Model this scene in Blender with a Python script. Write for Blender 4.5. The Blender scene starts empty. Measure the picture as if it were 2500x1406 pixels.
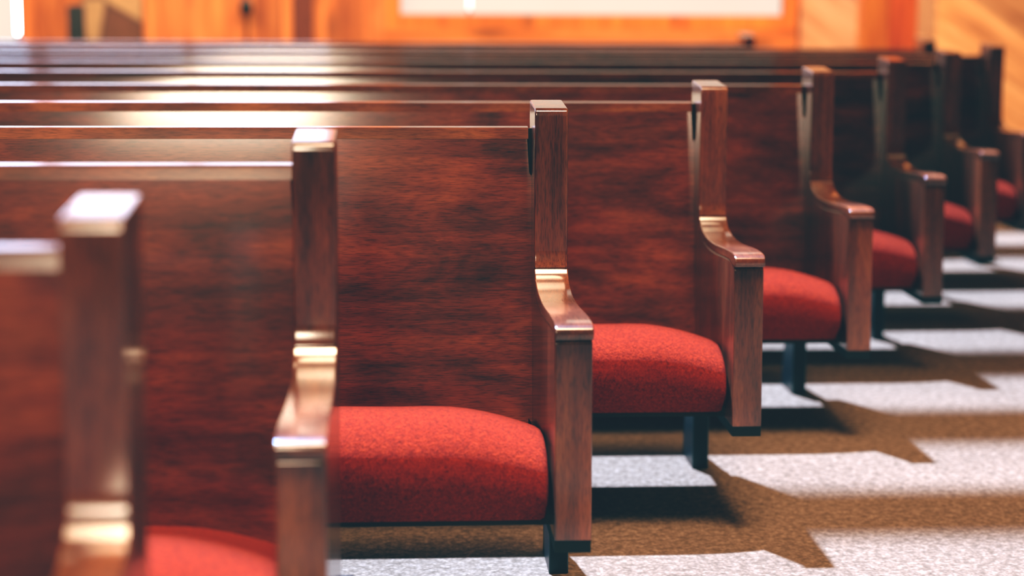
import bpy, bmesh, math, random
from mathutils import Vector, Matrix

random.seed(7)
C = bpy.context.scene.collection
PI = math.pi

# ------------------------------------------------------------------ materials
def new_mat(name):
    m = bpy.data.materials.new(name)
    m.use_nodes = True
    nt = m.node_tree
    nt.nodes.clear()
    out = nt.nodes.new('ShaderNodeOutputMaterial')
    b = nt.nodes.new('ShaderNodeBsdfPrincipled')
    nt.links.new(b.outputs[0], out.inputs[0])
    return m, nt, b

def N(nt, t, **kw):
    n = nt.nodes.new('ShaderNode' + t)
    for k, v in kw.items():
        if k in n.inputs:
            n.inputs[k].default_value = v
        else:
            setattr(n, k, v)
    return n

def ramp(nt, fac, stops):
    r = nt.nodes.new('ShaderNodeValToRGB')
    e = r.color_ramp.elements
    e[0].position, e[0].color = stops[0][0], (*stops[0][1], 1)
    e[1].position, e[1].color = stops[-1][0], (*stops[-1][1], 1)
    for p, c in stops[1:-1]:
        x = e.new(p); x.color = (*c, 1)
    nt.links.new(fac, r.inputs[0])
    return r

def coords(nt, scale, rot=(0, 0, 0), jitter=True):
    tc = N(nt, 'TexCoord')
    mp = N(nt, 'Mapping')
    mp.inputs['Scale'].default_value = scale
    mp.inputs['Rotation'].default_value = rot
    if jitter:
        oi = N(nt, 'ObjectInfo')
        mul = N(nt, 'Math', operation='MULTIPLY'); mul.inputs[1].default_value = 37.0
        nt.links.new(oi.outputs['Random'], mul.inputs[0])
        add = N(nt, 'VectorMath', operation='ADD')
        nt.links.new(tc.outputs['Object'], add.inputs[0])
        nt.links.new(mul.outputs[0], add.inputs[1])
        nt.links.new(add.outputs[0], mp.inputs['Vector'])
    else:
        nt.links.new(tc.outputs['Object'], mp.inputs['Vector'])
    return mp

def mixc(nt, fac, a, b, mode='MIX'):
    m = nt.nodes.new('ShaderNodeMix')
    m.data_type = 'RGBA'; m.blend_type = mode
    for s, v in ((0, fac), (6, a), (7, b)):
        if hasattr(v, 'is_output'):
            nt.links.new(v, m.inputs[s])
        elif s == 0:
            m.inputs[0].default_value = v
        else:
            m.inputs[s].default_value = (*v, 1)
    return m.outputs[2]

def wood(name, axis, dark, mid, light, rough=.3, coat=.5, blotch=.9, bump=.12, coat_rough=.13):
    """stained, lacquered hardwood: fine grain along one axis, cloudy stain, a few pale nicks"""
    m, nt, b = new_mat(name)
    fine = {'x': (3.0, 60, 60), 'z': (70, 70, 2.0), 'y': (80, 2.2, 80)}[axis]
    wide = {'x': (1.9, 5, 6.5), 'z': (9, 9, 1.1), 'y': (7, 1.2, 7)}[axis]
    mp1 = coords(nt, fine); mp2 = coords(nt, wide); mp3 = coords(nt, {'x': (5, 9, 10), 'z': (11, 11, 3.5), 'y': (9, 4, 9)}[axis])
    n1 = N(nt, 'TexNoise', Scale=1.0, Detail=6.0, Roughness=.62, Distortion=.35)
    n2 = N(nt, 'TexNoise', Scale=1.6, Detail=5.0, Roughness=.6, Distortion=.9)
    n3 = N(nt, 'TexNoise', Scale=1.0, Detail=3.0, Roughness=.5)
    n4 = N(nt, 'TexNoise', Scale=1.0, Detail=2.0, Roughness=.6)
    mp4 = coords(nt, {'x': (40, 420, 420), 'z': (420, 420, 40), 'y': (420, 40, 420)}[axis])
    for mp, n in ((mp1, n1), (mp2, n2), (mp3, n3), (mp4, n4)):
        nt.links.new(mp.outputs[0], n.inputs['Vector'])
    c_fine = ramp(nt, n1.outputs['Fac'], [(.30, dark), (.52, mid), (.74, light)])
    c_wide = ramp(nt, n2.outputs['Fac'], [(.30, dark), (.50, mid), (.72, light)])
    col = mixc(nt, blotch * .75, c_fine.outputs[0], c_wide.outputs[0])
    cloud = ramp(nt, n3.outputs['Fac'], [(.30, (.42, .46, .52)), (.68, (1.25, 1.2, 1.15))])
    col = mixc(nt, .75, col, cloud.outputs[0], 'MULTIPLY')
    pore = ramp(nt, n4.outputs['Fac'], [(.34, (.52, .52, .55)), (.50, (1, 1, 1)), (.68, (1.22, 1.2, 1.18))])
    col = mixc(nt, .8, col, pore.outputs[0], 'MULTIPLY')
    # pale nicks
    mpn = coords(nt, {'x': (22, 120, 150), 'z': (120, 120, 22), 'y': (120, 22, 120)}[axis])
    nn = N(nt, 'TexNoise', Scale=1.0, Detail=1.0); nt.links.new(mpn.outputs[0], nn.inputs['Vector'])
    nick = ramp(nt, nn.outputs['Fac'], [(.80, (0, 0, 0)), (.85, (.6, .6, .6))])
    col = mixc(nt, nick.outputs[0], col, tuple(min(1, v * 1.8) for v in light))
    nt.links.new(col, b.inputs['Base Color'])
    rr = ramp(nt, n2.outputs['Fac'], [(.3, (rough * .85,) * 3), (.7, (rough * 1.2,) * 3)])
    nt.links.new(rr.outputs[0], b.inputs['Roughness'])
    b.inputs['Coat Weight'].default_value = coat
    b.inputs['Coat Roughness'].default_value = coat_rough
    b.inputs['Coat IOR'].default_value = 2.0
    b.inputs['Specular IOR Level'].default_value = .15
    bm = N(nt, 'Bump', Strength=bump, Distance=.002)
    nt.links.new(n1.outputs['Fac'], bm.inputs['Height'])
    nt.links.new(bm.outputs[0], b.inputs['Normal'])
    return m

BD, BM, BL_ = (.052, .012, .0085), (.205, .043, .0215), (.43, .110, .043)
PD, PM, PL = (.060, .015, .008), (.215, .057, .022), (.42, .140, .046)
M_BACK = wood('back_board_wood', 'x', BD, BM, BL_, rough=.5, coat=.8, coat_rough=.11, bump=.04)
M_RAIL = wood('top_rail_wood', 'x', PD, PM, PL, rough=.4, coat=.8, bump=.05)
M_POST = wood('end_panel_wood', 'z', PD, PM, PL, rough=.4, coat=.8, bump=.05)
M_ARM = wood('armrest_wood', 'y', PD, PM, PL, rough=.4, coat=.9, coat_rough=.13, bump=.05)

def fabric():
    m, nt, b = new_mat('red_tweed')
    mp = coords(nt, (1, 1, 1))
    n1 = N(nt, 'TexNoise', Scale=330.0, Detail=3.0, Roughness=.7)
    n2 = N(nt, 'TexNoise', Scale=130.0, Detail=4.0, Roughness=.65)
    mps = coords(nt, (330, 330, 60)); n3 = N(nt, 'TexNoise', Scale=1.0, Detail=2.0)
    for n in (n1, n2):
        nt.links.new(mp.outputs[0], n.inputs['Vector'])
    nt.links.new(mps.outputs[0], n3.inputs['Vector'])
    mx = N(nt, 'Math', operation='MULTIPLY_ADD'); mx.inputs[1].default_value = .45
    nt.links.new(n2.outputs['Fac'], mx.inputs[0])
    h = N(nt, 'Math', operation='MULTIPLY'); h.inputs[1].default_value = .55
    nt.links.new(n1.outputs['Fac'], h.inputs[0]); nt.links.new(h.outputs[0], mx.inputs[2])
    c = ramp(nt, mx.outputs[0], [(.34, (.12, .005, .002)), (.48, (.43, .024, .0055)), (.64, (.72, .066, .011))])
    nt.links.new(c.outputs[0], b.inputs['Base Color'])
    b.inputs['Roughness'].default_value = .95
    b.inputs['Specular IOR Level'].default_value = .1
    b.inputs['Sheen Weight'].default_value = .25
    b.inputs['Sheen Tint'].default_value = (1, .25, .15, 1)
    add = N(nt, 'Math', operation='ADD')
    nt.links.new(n1.outputs['Fac'], add.inputs[0]); nt.links.new(n3.outputs['Fac'], add.inputs[1])
    bm = N(nt, 'Bump', Strength=1.0, Distance=.010)
    nt.links.new(add.outputs[0], bm.inputs['Height'])
    nt.links.new(bm.outputs[0], b.inputs['Normal'])
    return m
M_FAB = fabric()

def carpet():
    m, nt, b = new_mat('brown_loop_carpet')
    mp = coords(nt, (1, 1, 1), jitter=False)
    v = N(nt, 'TexVoronoi', Scale=125.0, Randomness=.8)
    nt.links.new(mp.outputs[0], v.inputs['Vector'])
    n = N(nt, 'TexNoise', Scale=55.0, Detail=4.0, Roughness=.65)
    nt.links.new(mp.outputs[0], n.inputs['Vector'])
    n2 = N(nt, 'TexNoise', Scale=2.2, Detail=2.0)
    nt.links.new(mp.outputs[0], n2.inputs['Vector'])
    c1 = ramp(nt, n.outputs['Fac'], [(.32, (.150, .098, .062)), (.5, (.238, .157, .102)), (.68, (.335, .230, .156))])
    sh = ramp(nt, v.outputs['Distance'], [(.15, (1.12, 1.12, 1.12)), (.75, (.66, .66, .66))])
    col = mixc(nt, .9, c1.outputs[0], sh.outputs[0], 'MULTIPLY')
    tone = ramp(nt, n2.outputs['Fac'], [(.3, (.85, .85, .85)), (.7, (1.1, 1.1, 1.1))])
    col = mixc(nt, .8, col, tone.outputs[0], 'MULTIPLY')
    nt.links.new(col, b.inputs['Base Color'])
    b.inputs['Roughness'].default_value = 1
    b.inputs['Specular IOR Level'].default_value = 0
    inv = N(nt, 'Math', operation='MULTIPLY'); inv.inputs[1].default_value = -1
    nt.links.new(v.outputs['Distance'], inv.inputs[0])
    bm = N(nt, 'Bump', Strength=.38, Distance=.005)
    nt.links.new(inv.outputs[0], bm.inputs['Height'])
    nt.links.new(bm.outputs[0], b.inputs['Normal'])
    return m
M_CARPET = carpet()

def pine(name, width, rot, dark, mid, light, knot=.6, seam=.35):
    """board-clad pine: boards run along local X after rotation; tone per board, grain, knots, seams"""
    m, nt, b = new_mat(name)
    mp = coords(nt, (1, 1, 1), rot, jitter=False)
    sep = N(nt, 'SeparateXYZ'); nt.links.new(mp.outputs[0], sep.inputs[0])
    div = N(nt, 'Math', operation='DIVIDE'); div.inputs[1].default_value = width
    nt.links.new(sep.outputs['Z'], div.inputs[0])
    fl = N(nt, 'Math', operation='FLOOR'); nt.links.new(div.outputs[0], fl.inputs[0])
    fr = N(nt, 'Math', operation='FRACT'); nt.links.new(div.outputs[0], fr.inputs[0])
    wn = N(nt, 'TexWhiteNoise', noise_dimensions='1D'); nt.links.new(fl.outputs[0], wn.inputs['W'])
    # grain
    gm = N(nt, 'Mapping'); gm.inputs['Scale'].default_value = (1.5, 9, 14)
    nt.links.new(mp.outputs[0], gm.inputs['Vector'])
    off = N(nt, 'Vector' + 'Math', operation='ADD'); nt.links.new(gm.outputs[0], off.inputs[0])
    mulw = N(nt, 'Math', operation='MULTIPLY'); mulw.inputs[1].default_value = 50
    nt.links.new(wn.outputs['Value'], mulw.inputs[0]); nt.links.new(mulw.outputs[0], off.inputs[1])
    n = N(nt, 'TexNoise', Scale=1.0, Detail=5.0, Roughness=.6, Distortion=.8)
    nt.links.new(off.outputs[0], n.inputs['Vector'])
    c = ramp(nt, n.outputs['Fac'], [(.3, dark), (.5, mid), (.7, light)])
    tone = ramp(nt, wn.outputs['Value'], [(0, (.62, .55, .50)), (1, (1.2, 1.2, 1.2))])
    col = mixc(nt, .85, c.outputs[0], tone.outputs[0], 'MULTIPLY')
    km = N(nt, 'Mapping'); km.inputs['Scale'].default_value = (1.4, 4, 4.2)
    nt.links.new(mp.outputs[0], km.inputs['Vector'])
    v = N(nt, 'TexVoronoi', Scale=1.3, Randomness=1.0); nt.links.new(km.outputs[0], v.inputs['Vector'])
    kn = ramp(nt, v.outputs['Distance'], [(.10, (knot,) * 3), (.30, (0, 0, 0))])
    col = mixc(nt, kn.outputs[0], col, tuple(x * .35 for x in dark))
    sm = ramp(nt, fr.outputs[0], [(0, (seam,) * 3), (.05, (0, 0, 0))])
    col = mixc(nt, sm.outputs[0], col, (.03, .008, .004))
    nt.links.new(col, b.inputs['Base Color'])
    b.inputs['Roughness'].default_value = .5
    b.inputs['Coat Weight'].default_value = .15
    return m
# boards are spaced along local Z; (0, 90deg, 0) turns them upright
M_PINE_V = pine('upright_pine_boards', .17, (0, PI / 2, 0), (.42, .10, .022), (.70, .20, .045), (.88, .32, .09))
M_PINE_H = pine('level_pine_board', .24, (0, 0, 0), (.45, .11, .02), (.72, .21, .04), (.85, .30, .08), seam=.2)
M_PINE_D = pine('slanting_pine_boards', .26, (0, math.radians(-33), 0), (.52, .19, .055), (.80, .36, .13), (.95, .52, .23), knot=.75, seam=.15)
M_PALE = pine('pale_slanting_boards', .30, (0, math.radians(-24), 0), (.60, .28, .14), (.78, .41, .22), (.86, .50, .29), knot=.3, seam=.12)
M_ORANGE = pine('bright_orange_board', .3, (0, PI / 2, 0), (.75, .16, .02), (.92, .27, .04), (.98, .34, .06), knot=.55, seam=0)
M_RED = pine('red_orange_board', .3, (0, PI / 2, 0), (.45, .055, .012), (.74, .13, .02), (.84, .18, .03), knot=.7, seam=0)

def plain(name, col, rough=.6, metallic=0, noise=.12, scale=40):
    m, nt, b = new_mat(name)
    mp = coords(nt, (1, 1, 1))
    n = N(nt, 'TexNoise', Scale=scale, Detail=3.0); nt.links.new(mp.outputs[0], n.inputs['Vector'])
    c = ramp(nt, n.outputs['Fac'], [(.3, tuple(v * (1 - noise) for v in col)), (.7, tuple(min(1, v * (1 + noise)) for v in col))])
    nt.links.new(c.outputs[0], b.inputs['Base Color'])
    b.inputs['Roughness'].default_value = rough
    b.inputs['Metallic'].default_value = metallic
    return m
M_BLACK = plain('black_paint', (.012, .013, .016), .38)
M_BLACK2 = plain('black_strip', (.008, .008, .009), .7)
M_SPK = plain('charcoal_cloth', (.022, .02, .02), .8)
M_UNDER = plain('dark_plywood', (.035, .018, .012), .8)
M_DARKFRAME = plain('dark_reddish_jamb', (.16, .035, .015), .6)

def stone():
    m, nt, b = new_mat('mottled_stone')
    mp = coords(nt, (1, 1, 1))
    v = N(nt, 'TexVoronoi', Scale=3.6, Randomness=1.0); nt.links.new(mp.outputs[0], v.inputs['Vector'])
    n = N(nt, 'TexNoise', Scale=6.0, Detail=4.0); nt.links.new(mp.outputs[0], n.inputs['Vector'])
    sepc = N(nt, 'SeparateColor'); nt.links.new(v.outputs['Color'], sepc.inputs[0])
    c = ramp(nt, sepc.outputs[0], [(.0, (.14, .06, .035)), (.45, (.20, .075, .045)), (.6, (.52, .30, .15)), (1, (.62, .36, .18))])
    c.color_ramp.interpolation = 'LINEAR'
    sh = ramp(nt, n.outputs['Fac'], [(.3, (.75,) * 3), (.7, (1.15,) * 3)])
    col = mixc(nt, .8, c.outputs[0], sh.outputs[0], 'MULTIPLY')
    ed = N(nt, 'TexVoronoi', Scale=3.6, Randomness=1.0, feature='DISTANCE_TO_EDGE'); nt.links.new(mp.outputs[0], ed.inputs['Vector'])
    em = ramp(nt, ed.outputs['Distance'], [(.0, (.8,) * 3), (.07, (0, 0, 0))])
    col = mixc(nt, em.outputs[0], col, (.05, .03, .025))
    nt.links.new(col, b.inputs['Base Color']); b.inputs['Roughness'].default_value = .85
    return m
M_STONE = stone()

def glow(name, col, strength, var=.06):
    m, nt, b = new_mat(name)
    mp = coords(nt, (1, 1, 1), jitter=False)
    n = N(nt, 'TexNoise', Scale=1.5, Detail=2.0); nt.links.new(mp.outputs[0], n.inputs['Vector'])
    c = ramp(nt, n.outputs['Fac'], [(.3, tuple(v * (1 - var) for v in col)), (.7, col)])
    b.inputs['Base Color'].default_value = (.22, .20, .17, 1)
    b.inputs['Roughness'].default_value = .6
    nt.links.new(c.outputs[0], b.inputs['Emission Color'])
    b.inputs['Emission Strength'].default_value = strength
    return m
M_BLIND = glow('cream_backlit_blind', (1.0, .95, .87), .66)
M_SKY = glow('bright_sky_glass', (.62, .72, 1.0), 9.0)
M_SKY2 = glow('pale_sky_glass', (.72, .77, 1.0), 5.5)
M_SLIT = glow('daylight_gap', (.95, .98, 1.0), 26.0, 0)
M_SLIT2 = glow('daylight_gap_soft', (.92, .96, 1.0), 2.6, 0)

# ------------------------------------------------------------------ mesh helpers
def link(name, bm, mat, parent=None, smooth=35, label=None):
    me = bpy.data.meshes.new(name)
    bmesh.ops.recalc_face_normals(bm, faces=bm.faces)
    bm.to_mesh(me); bm.free()
    me.materials.append(mat)
    if smooth:
        for p in me.polygons:
            p.use_smooth = True
        me.set_sharp_from_angle(angle=math.radians(smooth))
    o = bpy.data.objects.new(name, me)
    C.objects.link(o)
    if smooth == 36:
        wn = o.modifiers.new('weighted_normals', 'WEIGHTED_NORMAL'); wn.weight = 100; wn.keep_sharp = True
    if parent:
        o.parent = parent
    if label:
        o['label'] = label
    return o

def bevel(bm, w, seg=2, ang=30):
    ed = [e for e in bm.edges if len(e.link_faces) == 2 and e.calc_face_angle(0) > math.radians(ang)]
    bmesh.ops.bevel(bm, geom=ed, offset=w, segments=seg, profile=.5, affect='EDGES', clamp_overlap=True)

def box(bm, x0, x1, y0, y1, z0, z1):
    v = [bm.verts.new(p) for p in ((x0, y0, z0), (x1, y0, z0), (x1, y1, z0), (x0, y1, z0),
                                   (x0, y0, z1), (x1, y0, z1), (x1, y1, z1), (x0, y1, z1))]
    for f in ((0, 3, 2, 1), (4, 5, 6, 7), (0, 1, 5, 4), (1, 2, 6, 5), (2, 3, 7, 6), (3, 0, 4, 7)):
        bm.faces.new([v[i] for i in f])

def box_bm(*a, bev=0, seg=2):
    bm = bmesh.new(); box(bm, *a)
    if bev:
        bevel(bm, bev, seg)
    return bm

def prism_x(prof, x0, x1, bev=0, seg=2, ang=30):
    """extrude a (y, z) outline along X"""
    bm = bmesh.new()
    a = [bm.verts.new((x0, y, z)) for y, z in prof]
    b = [bm.verts.new((x1, y, z)) for y, z in prof]
    n = len(prof)
    bm.faces.new(a); bm.faces.new(list(reversed(b)))
    for i in range(n):
        j = (i + 1) % n
        bm.faces.new((a[i], b[i], b[j], a[j]))
    bmesh.ops.recalc_face_normals(bm, faces=bm.faces)
    if bev:
        bevel(bm, bev, seg, ang)
    return bm

def prism_y(prof, y0, y1, bev=0, seg=2):
    """extrude an (x, z) outline along Y"""
    bm = bmesh.new()
    a = [bm.verts.new((x, y0, z)) for x, z in prof]
    b = [bm.verts.new((x, y1, z)) for x, z in prof]
    n = len(prof)
    bm.faces.new(a); bm.faces.new(list(reversed(b)))
    for i in range(n):
        j = (i + 1) % n
        bm.faces.new((a[i], b[i], b[j], a[j]))
    bmesh.ops.recalc_face_normals(bm, faces=bm.faces)
    if bev:
        bevel(bm, bev, seg)
    return bm

def bez(p0, p1, p2, p3, n):
    out = []
    for i in range(n + 1):
        t = i / n; u = 1 - t
        out.append(tuple(u**3 * a + 3 * u*u*t * b + 3 * u*t*t * c + t**3 * d for a, b, c, d in zip(p0, p1, p2, p3)))
    return out

def thing(name, label, cat, loc=(0, 0, 0), rz=0, group=None):
    o = bpy.data.objects.new(name, None)
    o.empty_display_size = .1
    C.objects.link(o)
    o.location = loc; o.rotation_euler = (0, 0, rz)
    o['label'] = label; o['category'] = cat
    if group:
        o['group'] = group
    return o

def tag(o, label, cat, group=None):
    o['label'] = label; o['category'] = cat
    if group:
        o['group'] = group
    return o

def struct(name, bm, mat, parent=None, smooth=0, label=None, cat=None):
    o = link(name, bm, mat, parent, smooth)
    if parent is None:
        o['kind'] = 'structure'
        if label:
            o['label'] = label
        if cat:
            o['category'] = cat
    return o

# ------------------------------------------------------------------ camera (fitted to the photograph)
F = 4600.0
H = 1.1385
pitch, yaw, roll = .1568, .0640, .0049
cp, sp, cy, sy = math.cos(pitch), math.sin(pitch), math.cos(yaw), math.sin(yaw)
fw = Vector((sy * cp, cy * cp, -sp)); r0 = Vector((cy, -sy, 0)); u0 = r0.cross(fw)
rt = math.cos(roll) * r0 + math.sin(roll) * u0
up = -math.sin(roll) * r0 + math.cos(roll) * u0
cam_d = bpy.data.cameras.new('camera')
cam = bpy.data.objects.new('camera', cam_d)
C.objects.link(cam)
m3 = Matrix((rt, up, -fw)).transposed()
cam.matrix_world = Matrix.Translation((0, 0, H)) @ m3.to_4x4()
cam_d.sensor_fit = 'HORIZONTAL'; cam_d.sensor_width = 36
cam_d.lens = F / 2500 * 36
cam_d.clip_end = 100; cam_d.clip_start = .05
cam_d.dof.use_dof = True
cam_d.dof.focus_distance = 3.56
cam_d.dof.aperture_fstop = 1.95
bpy.context.scene.camera = cam

def at(px, py, Y):
    """point on the vertical plane y = Y seen at pixel (px, py)"""
    d = fw * F + rt * (px - 1250) - up * (py - 703)
    t = Y / d.y
    return Vector((d.x * t, Y, H + d.z * t))

# ------------------------------------------------------------------ floor
bm = bmesh.new(); box(bm, -9, 9, -8.5, 16, -.1, 0)
struct('floor', bm, M_CARPET)

# ------------------------------------------------------------------ pews
W = .0624           # thickness of an end panel
DF = .476           # front of the back post to the front of the armrest
TD = .138           # depth of the back post
ZB = .88            # top of the back
ROWS = [1.807, 2.724, 3.499, 4.309, 5.136, 5.976, 6.819, 7.662, 8.505, 9.35]
ENDS = [-.257, -.082, .328, .772, 1.215, 1.648, 2.082, 2.518, 2.475, 1.805]
LEFT = -3.6

# contour of the front of the end panel in (y, z): down the post, round the bend, along the arm
CONT = [(.0, .900), (.0, .80), (-.003, .655)]
CONT += bez((-.003, .655), (-.007, .610), (-.034, .594), (-.115, .589), 14)[1:]
CONT += bez((-.115, .589), (-.22, .582), (-.33, .598), (-.415, .5985), 10)[1:]
NOSE = bez((-.415, .5985), (-.452, .599), (-.474, .598), (-.478, .588), 6)[1:] + [(-.479, .578)]
T = .020

def offset(line, t):
    out = []
    for i, (y, z) in enumerate(line):
        a = line[max(0, i - 1)]; b = line[min(len(line) - 1, i + 1)]
        dy, dz = b[0] - a[0], b[1] - a[1]
        l = math.hypot(dy, dz) or 1
        out.append((y - dz / l * t, z + dy / l * t))
    return out

K0 = 6
ARM_LINE = CONT[K0:] + NOSE
inner = offset(CONT[K0:], T)
cap = ARM_LINE + [(-.476, .573), (-.470, .571)] + [(-.440, .5740)] + list(reversed(inner))
def end_outline():
    o = [(TD, .930)]
    o += [(.012, .9215), (.003, .917), (.0, .906)]
    o += CONT[1:K0] + [(CONT[K0][0], CONT[K0][1] + .0012)]
    o += [(y + .0006, z) for y, z in inner]
    o += [(-.440, .5734), (-.463, .571), (-.468, .563), (-.484, .234), (.105, .234), (.120, .50)]
    return o
me_end = me_cap = None

XR = 0.0
def end_panel_bm():
    return prism_x(end_outline(), -W, 0, .0035, 2, 40)
def cap_bm():
    bm = prism_x(cap, -W - .0008, .0008, .0028, 2, 50)
    return bm

def dup(src, parent, loc=None):
    o = src.copy()
    C.objects.link(o)
    o.parent = parent
    if loc is not None:
        o.location = loc
    return o

def cushion_bm(x0, x1):
    """padded seat: crowned top, bulging front, drops toward its ends"""
    bm = bmesh.new()
    yf, yb = -.452, .046
    xs = []
    L = x1 - x0
    ends = [0, .004, .012, .025, .045, .07, .10, .13, .16, .20, .25]
    xs = [x0 + e for e in ends]
    k = max(2, int((L - .5) / .12))
    xs += [x0 + .25 + (L - .5) * i / k for i in range(1, k)]
    xs += [x1 - e for e in reversed(ends)]
    rings = []
    for x in xs:
        e = min(x - x0, x1 - x)
        t = min(1, e / .19); f = 1 - (1 - t) ** 2.2          # crown
        q = min(1, e / .012); g = (1 - (1 - q) ** 2) ** .5     # rounded edge
        zt = .388 + .040 * f - (1 - g) * .010
        ztb = .308 + .037 * f - (1 - g) * .010
        zb = .252 + (1 - g) * .010
        fr = yf + (1 - g) * .010
        bul = .016 * (.4 + .6 * f)
        wob = .002 * math.sin(x * 9.1) + .0015 * math.sin(x * 23 + 1)
        zt += wob; ztb += wob
        p = []
        p.append((yb - .10, zb)); p.append((yb - .02, .30)); p.append((yb, .325)); p.append((yb, ztb - .012)); p.append((yb - .012, ztb))
        p += bez((yb - .012, ztb), (yb - .12, ztb + .008), (fr + .20, zt + .002), (fr + .105, zt), 8)[1:]
        p += bez((fr + .105, zt), (fr + .050, zt - .002), (fr - bul * .4, zt - .022), (fr - bul, zt - .062), 10)[1:]
        p += bez((fr - bul, zt - .062), (fr - bul * 1.15, zt - .105), (fr - bul * .2, zb + .035), (fr + .035, zb), 7)[1:]
        rings.append([bm.verts.new((x, y, z)) for y, z in p])
    n = len(rings[0])
    for a, b in zip(rings, rings[1:]):
        for i in range(n):
            j = (i + 1) % n
            bm.faces.new((a[i], a[j], b[j], b[i]))
    bm.faces.new(rings[0]); bm.faces.new(list(reversed(rings[-1])))
    return bm

# reclined back: front face at top y=.085, at the seat y=.012
def back_bm(x0, x1):
    bm = bmesh.new()
    zt = ZB - .0225; zb = .30
    fy = lambda z: .100 + (z - ZB) * .143
    th = .028
    zn = ZB - .092; dx = .0075
    prof = [(x0, zb), (x1, zb), (x1, zn), (x1 - .004, zn + .006), (x1 - dx, zt), (x0, zt)]
    a = [bm.verts.new((x, fy(z), z)) for x, z in prof]
    b = [bm.verts.new((x, fy(z) + th, z)) for x, z in prof]
    bm.faces.new(a); bm.faces.new(list(reversed(b)))
    for i in range(len(prof)):
        j = (i + 1) % len(prof)
        bm.faces.new((a[i], b[i], b[j], a[j]))
    bmesh.ops.recalc_face_normals(bm, faces=bm.faces)
    return bm

def rail_bm(x0, x1):
    z0 = ZB - .0226
    y0 = .100 + (z0 - ZB) * .143
    prof = [(y0 - .0004, z0), (y0 + .0042, ZB - .008), (y0 + .0055, ZB - .0040), (y0 + .009, ZB - .0016),
            (y0 + .027, ZB + .0002), (y0 + .031, ZB - .002), (y0 + .030, z0)]
    return prism_x(prof, x0, x1)

def pedestal_bm():
    """upright black support plate with a curved shoulder and a small floor plate"""
    bm = prism_x([(.075, .0), (.232, .0), (.226, .05), (.205, .12), (.150, .175), (.128, .234), (.075, .234)],
                 -.019, .019, .002, 1, 30)
    return bm

LABELS = [
    'nearest wooden pew, at the lower left edge, large blurred post with a white top',
    'second wooden pew from the camera, blurred post left of the wide red cushion in focus',
    'third wooden pew from the camera, sharp post and curved armrest near the middle',
    'fourth wooden pew from the camera, armrest right behind the sharp one, orange-brown lit post',
    'fifth wooden pew from the camera, leg standing beside a black support on sunlit carpet',
    'sixth wooden pew from the camera, dim post with a pale L-shaped lit top',
    'seventh wooden pew from the camera, dark armrest below a thin pale post top',
    'eighth wooden pew from the camera, dark post standing against the pine wall at far right',
    'ninth wooden pew, long dark back whose small black post tip shows behind the seventh',
    'tenth wooden pew, rearmost, dark back ending in a small block below the wide cream window',
]
protos = {}
for k, (Y, X) in enumerate(zip(ROWS, ENDS)):
    p = thing('church_pew', LABELS[k], 'pew', (X, Y, 0), 0, 'rows of red cushioned pews')
    x0 = LEFT - X
    if not protos:
        protos['end_panel'] = link('end_panel', end_panel_bm(), M_POST, p, 36)
        protos['armrest'] = link('armrest', cap_bm(), M_ARM, p, 36)
        protos['foot_strip'] = link('foot_strip', box_bm(-W + .001, -.001, -.4825, .09, .214, .236, bev=.002), M_BLACK2, p, label='black strip under the end panel')
        pd = link('support_leg', pedestal_bm(), M_BLACK, p, label='black support plate standing on the carpet')
        pd.location = (-.02, 0, 0)
        protos['support_leg'] = pd
    else:
        for nme in ('end_panel', 'armrest', 'foot_strip'):
            dup(protos[nme], p)
        dup(protos['support_leg'], p, (-(0, .0, .004, .034, .058, .045, .04, .04, .04, .04)[k], 0, 0))
    # far left end, outside the photograph
    for nme in ('end_panel', 'armrest', 'foot_strip'):
        dup(protos[nme], p, (x0 + W, 0, 0))
    for xx in (x0 + .034, x0 * .5):
        dup(protos['support_leg'], p, (xx, 0, 0))
    xl, xr = x0 + W, -W
    link('back_board', back_bm(xl, xr), M_BACK, p, 36)
    link('top_rail', rail_bm(xl, xr - .0052), M_RAIL, p, 36)
    link('notch_backing', box_bm(xr - .03, xr, .112, .128, ZB - .10, ZB - .004), M_UNDER, p)  # added dark strip, keeps daylight from showing through the notch
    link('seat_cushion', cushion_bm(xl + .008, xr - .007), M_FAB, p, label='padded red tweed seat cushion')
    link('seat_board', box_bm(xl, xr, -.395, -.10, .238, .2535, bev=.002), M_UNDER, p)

# ------------------------------------------------------------------ far wall
YW = 12.0
def X_at(px, Y=YW, py=40):
    return at(px, py, Y).x
def Z_at(py, px=1250, Y=YW):
    return at(px, py, Y).z

wx0, wx1 = X_at(978), X_at(1910)
wz0 = Z_at(36, 1400)
zTOP = 6.19
X_W3 = -.35
lw1 = X_at(60)             # right edge of the left window
lwz = .55
xc = X_at(1950)            # right end of the flat far wall
th = .16
bm = bmesh.new()
# wall with two window openings, built from strips
box(bm, -9, lw1 - 2.8, YW, YW + th, 0, zTOP)
box(bm, lw1 - 2.8, lw1, YW, YW + th, 0, lwz)
box(bm, lw1 - 2.8, lw1, YW, YW + th, 5.4, zTOP)
box(bm, lw1, X_W3, YW, YW + th, 0, 1.42)
box(bm, lw1, X_W3, YW, YW + th, 5.2, zTOP)
box(bm, X_W3, wx0, YW, YW + th, 0, zTOP)
box(bm, wx0, wx1, YW, YW + th, 0, wz0)
box(bm, wx0, wx1, YW, YW + th, 4.8, zTOP)
box(bm, wx1, xc, YW, YW + th, 0, zTOP)
struct('wall_back', bm, M_PINE_V)

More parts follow.
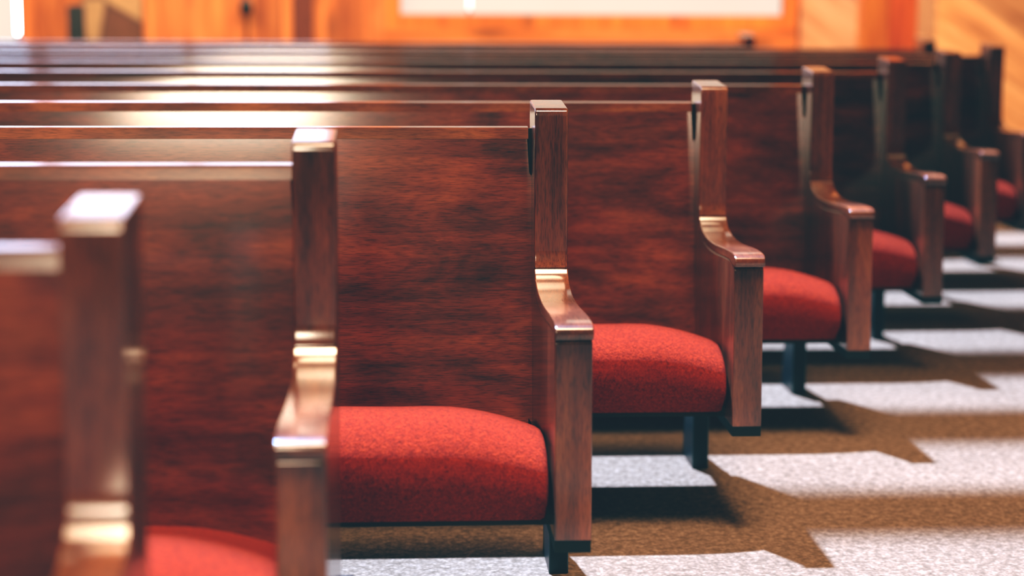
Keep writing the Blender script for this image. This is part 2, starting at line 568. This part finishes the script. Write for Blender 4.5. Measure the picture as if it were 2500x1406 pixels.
# wide cream window: frame, blinds with a bright gap between them
fr = .085
bm = bmesh.new()
box(bm, wx0 - fr, wx0, YW - .03, YW + .02, wz0 - fr, 4.88)
box(bm, wx1, wx1 + fr, YW - .03, YW + .02, wz0 - fr, 4.88)
box(bm, wx0, wx1, YW - .03, YW + .02, 4.8, 4.88)
box(bm, wx0, wx1, YW - .03, YW + .02, wz0 - fr, wz0)
w1 = struct('window_1', bm, M_ORANGE, label='wide window with cream blinds in an orange timber frame', cat='window')
xg = X_at(1147)
struct('blind', box_bm(wx0, xg - .008, YW + .05, YW + .056, wz0, 4.8), M_BLIND, w1)
struct('blind', box_bm(xg + .008, wx1, YW + .05, YW + .056, wz0, 4.8), M_BLIND, w1)
struct('window_pane', box_bm(xg - .05, xg + .05, YW + .075, YW + .085, wz0 + .03, 4.8), M_SLIT2, w1)
# timber apron below the sill
struct('trim_1', box_bm(wx0 - fr - .02, wx1 + fr, YW - .045, YW - .001, wz0 - .36, wz0 - fr - .002, bev=.004), M_PINE_H, label='orange board below the cream window', cat='trim')

# left window: cream lower blind, bright slit, sky above
bm = bmesh.new()
box(bm, lw1, lw1 + .06, YW - .03, YW + .02, lwz, 5.45)
box(bm, lw1 - 2.86, lw1 - 2.8, YW - .03, YW + .02, lwz, 5.45)
box(bm, lw1 - 2.8, lw1, YW - .03, YW + .02, 5.4, 5.45)
box(bm, lw1 - 2.8, lw1, YW - .05, YW + .02, lwz - .06, lwz)
w2 = struct('window_2', bm, M_PINE_V, label='window at the far left with a cream blind and a bright gap', cat='window')
xs_ = X_at(38)
struct('blind', box_bm(lw1 - 2.8, xs_ - .008, YW + .05, YW + .056, lwz, 1.22), M_BLIND, w2)
struct('blind', box_bm(xs_ + .008, lw1, YW + .05, YW + .056, lwz, 1.22), M_PINE_V, w2)
struct('window_pane', box_bm(lw1 - 2.8, lw1, YW + .075, YW + .085, 1.22, 5.4), M_SKY, w2)
struct('light_gap', box_bm(xs_ - .008, xs_ + .008, YW + .058, YW + .066, Z_at(83, 38), 1.22), M_SLIT, w2)

# high window over the doors, above the top edge of the photograph
bm = bmesh.new()
box(bm, lw1 + .065, X_W3, YW - .02, YW + .03, 1.42, 1.47)
box(bm, lw1 + .065, X_W3, YW - .02, YW + .03, 5.15, 5.2)
for q in (0, .5, 1):
    xq = lw1 + .065 + (X_W3 - lw1 - .065 - .05) * q
    box(bm, xq, xq + .05, YW - .018, YW + .028, 1.47, 5.15)
w3 = struct('window_3', bm, M_PINE_V, label='high window over the timber door', cat='window')
struct('window_pane', box_bm(lw1 + .065, X_W3, YW + .075, YW + .085, 1.44, 5.18), M_SKY2, w3)

# dark upright block against the wall
xa, xb = X_at(168, 11.7), X_at(204, 11.7)
zt_ = at(185, 12, 11.7).z
t = thing('dark_column', 'narrow charcoal upright column against orange timber at far left', 'column', ((xa + xb) / 2, 11.7, 0))
hw = (xb - xa) / 2
link('column_body', prism_y([(-hw, .03), (hw, .03), (hw, zt_ - .012), (hw - .012, zt_), (-hw + .012, zt_), (-hw, zt_ - .012)], -.06, .06, .004), M_SPK, t)
link('column_base', box_bm(-hw - .04, hw + .04, -.10, .10, 0, .03, bev=.006), M_BLACK, t)

# mottled stone panel
xa, xb = X_at(207), X_at(350)
bm = bmesh.new(); box(bm, xa, xb, YW - .07, YW - .001, 0, 1.40); bevel(bm, .01)
tag(link('stone_panel', bm, M_STONE, smooth=0), 'mottled brown and tan stone panel left of the timber door', 'panel')

# timber door with dark knob
xa, xb = X_at(352), X_at(612)
xd = X_at(715)
d1 = struct('door_1', box_bm(xa, X_at(598), YW - .05, YW - .002, .01, 1.34, bev=.004), M_PINE_V, label='orange timber door with a dark round knob', cat='door')
struct('door_leaf', box_bm(X_at(608), xd, YW - .05, YW - .002, .01, 1.34, bev=.004), M_PINE_V, d1)
kp = at(601, 18, YW - .1)
bm = bmesh.new()
bmesh.ops.create_uvsphere(bm, u_segments=20, v_segments=12, radius=.05)
bmesh.ops.scale(bm, vec=(.8, .55, 1.15), verts=bm.verts)
bmesh.ops.translate(bm, vec=kp, verts=bm.verts)
link('door_handle', bm, M_BLACK, d1, label='dark knob')
box_ = bmesh.new()
bmesh.ops.create_cone(box_, cap_ends=True, segments=16, radius1=.022, radius2=.022, depth=.06, matrix=Matrix.Translation((kp.x, YW - .07, kp.z)) @ Matrix.Rotation(PI / 2, 4, 'X'))
link('handle_stem', box_, M_BLACK, d1)
bm = bmesh.new(); box(bm, X_at(600) , X_at(607), YW - .03, YW - .002, .01, 1.34)
struct('door_seam', bm, M_DARKFRAME, d1)
struct('trim_2', box_bm(X_at(717), X_at(765), YW - .07, YW - .002, 0, 1.40, bev=.004), M_DARKFRAME, label='dark reddish door jamb right of the timber door', cat='trim')

# corner on the right: pale slanting boards, orange and red uprights, long pine wall
y1, y2 = YW, 11.45
pA = Vector((xc + .005, y1, 0)); pB = Vector((X_at(2108, y2), y2, 0))
def wall_between(name, a, b, mat, z1=zTOP, label=None, cat=None, t=.1, z0=0):
    d = (b - a); L = d.length
    bm = bmesh.new(); box(bm, 0, L, 0, t, z0, z1)
    o = struct(name, bm, mat, label=label, cat=cat)
    o.location = a; o.rotation_euler = (0, 0, math.atan2(d.y, d.x))
    return o
wall_between('wall_corner', pA, pB, M_PALE, label='pale slanting boards right of the cream window', cat='wall')
yp = 11.3
struct('trim_3', box_bm(X_at(2106, yp), X_at(2168, yp), yp, yp + .12, 0, zTOP, bev=.006), M_ORANGE, label='bright orange upright board in the corner', cat='trim')
struct('trim_4', box_bm(X_at(2169, yp), X_at(2240, yp), yp + .01, yp + .13, 0, zTOP, bev=.006), M_RED, label='red orange upright board with a dark knot', cat='trim')
struct('trim_5', box_bm(X_at(2241, yp), X_at(2284, yp), yp + .0, yp + .13, 0, zTOP, bev=.006), M_PALE, label='tan upright edge board at the start of the right wall', cat='trim')
pC = Vector((X_at(2285, yp), yp, 0))
pD = pC + Vector((5.2, -4.2, 0))
wall_between('wall_right', pC, pD, M_PINE_D)
wall_between('baseboard_right', pC + Vector((-.012, -.016, 0)), pD + Vector((-.012, -.016, 0)), M_DARKFRAME, z1=.14, t=.02, label='dark baseboard along the pine wall', cat='baseboard')

# ------------------------------------------------------------------ light
w = bpy.data.worlds.new('world'); bpy.context.scene.world = w
w.use_nodes = True
bg = w.node_tree.nodes['Background']
bg.inputs[0].default_value = (1.0, .72, .5, 1); bg.inputs[1].default_value = .06

def lamp(kind, name, loc, target, energy, col, **kw):
    l = bpy.data.lights.new(name, kind); l.energy = energy; l.color = col
    for k, v in kw.items():
        setattr(l, k, v)
    o = bpy.data.objects.new(name, l); C.objects.link(o)
    o.location = loc
    o.rotation_euler = (Vector(target) - Vector(loc)).to_track_quat('-Z', 'Y').to_euler()
    return o
    return o

s = Vector((.45, -1, -2.4))
lamp('SUN', 'sun', (0, 6, 8), Vector((0, 6, 8)) + s, 31.0, (.36, .55, .95), angle=math.radians(1.5))
lamp('AREA', 'front_window_light', (-1.35, -6, 4.35), (-1.0, 5.5, .9), 13.0, (1.0, .82, .60), shape='RECTANGLE', size=1.5, size_y=2.6, spread=math.radians(28))
nl = lamp('AREA', 'nave_fill', (-.1, 1.5, 4.4), (.1, 3.08, 0), 130, (1.0, .72, .46), shape='RECTANGLE', size=6.0, size_y=5.2, spread=math.radians(26))  # added overhead fill for the back boards and carpet, no real fixture
nl.rotation_euler = (math.radians(14), 0, 0)
al = lamp('AREA', 'aisle_fill', (2.2, 4.7, 2.8), (2.2, 4.7, 0), 3, (1.0, .60, .32), shape='RECTANGLE', size=.8, size_y=4.4, spread=math.radians(70))  # added warm fill over the aisle carpet
al.rotation_euler = (0, 0, math.radians(-17))
lamp('AREA', 'far_wall_fill', (-.5, 9.8, 3.4), (-.2, 12, .9), 380, (1.0, .80, .55), shape='RECTANGLE', size=8, size_y=1)  # added unseen fill that brightens the far wall

# added unseen slats, spaced to cut the sun into sheets parallel to the pews
HC = 6.2
sh = HC / 2.4
bm = bmesh.new()
starts = [ROWS[0] - .93 * n for n in range(6, 0, -1)] + ROWS[:9]
edges = [(y - .13 + sh, y + (.46 if y == ROWS[0] else .30) + sh) for y in starts]
prev = -8.5
for a, b in edges:
    box(bm, -9, 9, prev, a, HC, HC + .03)
    prev = b
box(bm, -9, 9, prev, 16, HC, HC + .03)
struct('sun_slats', bm, M_PINE_H)

# ------------------------------------------------------------------ colour
sc = bpy.context.scene
vs = sc.view_settings
vs.view_transform = 'Standard'
vs.look = 'None'
vs.exposure = 0
vs.use_curve_mapping = True
cm = vs.curve_mapping
toe = (((0, .0085), (.03, .0135), (.08, .048), (.18, .165), (.42, .43), (1, 1)),
       ((0, .0145), (.03, .0310), (.08, .073), (.18, .165), (.42, .42), (1, .97)),
       ((0, .0210), (.03, .0365), (.08, .076), (.18, .165), (.42, .42), (1, .97)))
for i in range(3):
    c = cm.curves[i]
    c.points[0].location = toe[i][0]
    c.points[1].location = toe[i][-1]
    for q in toe[i][1:-1]:
        c.points.new(*q)
cm.update()
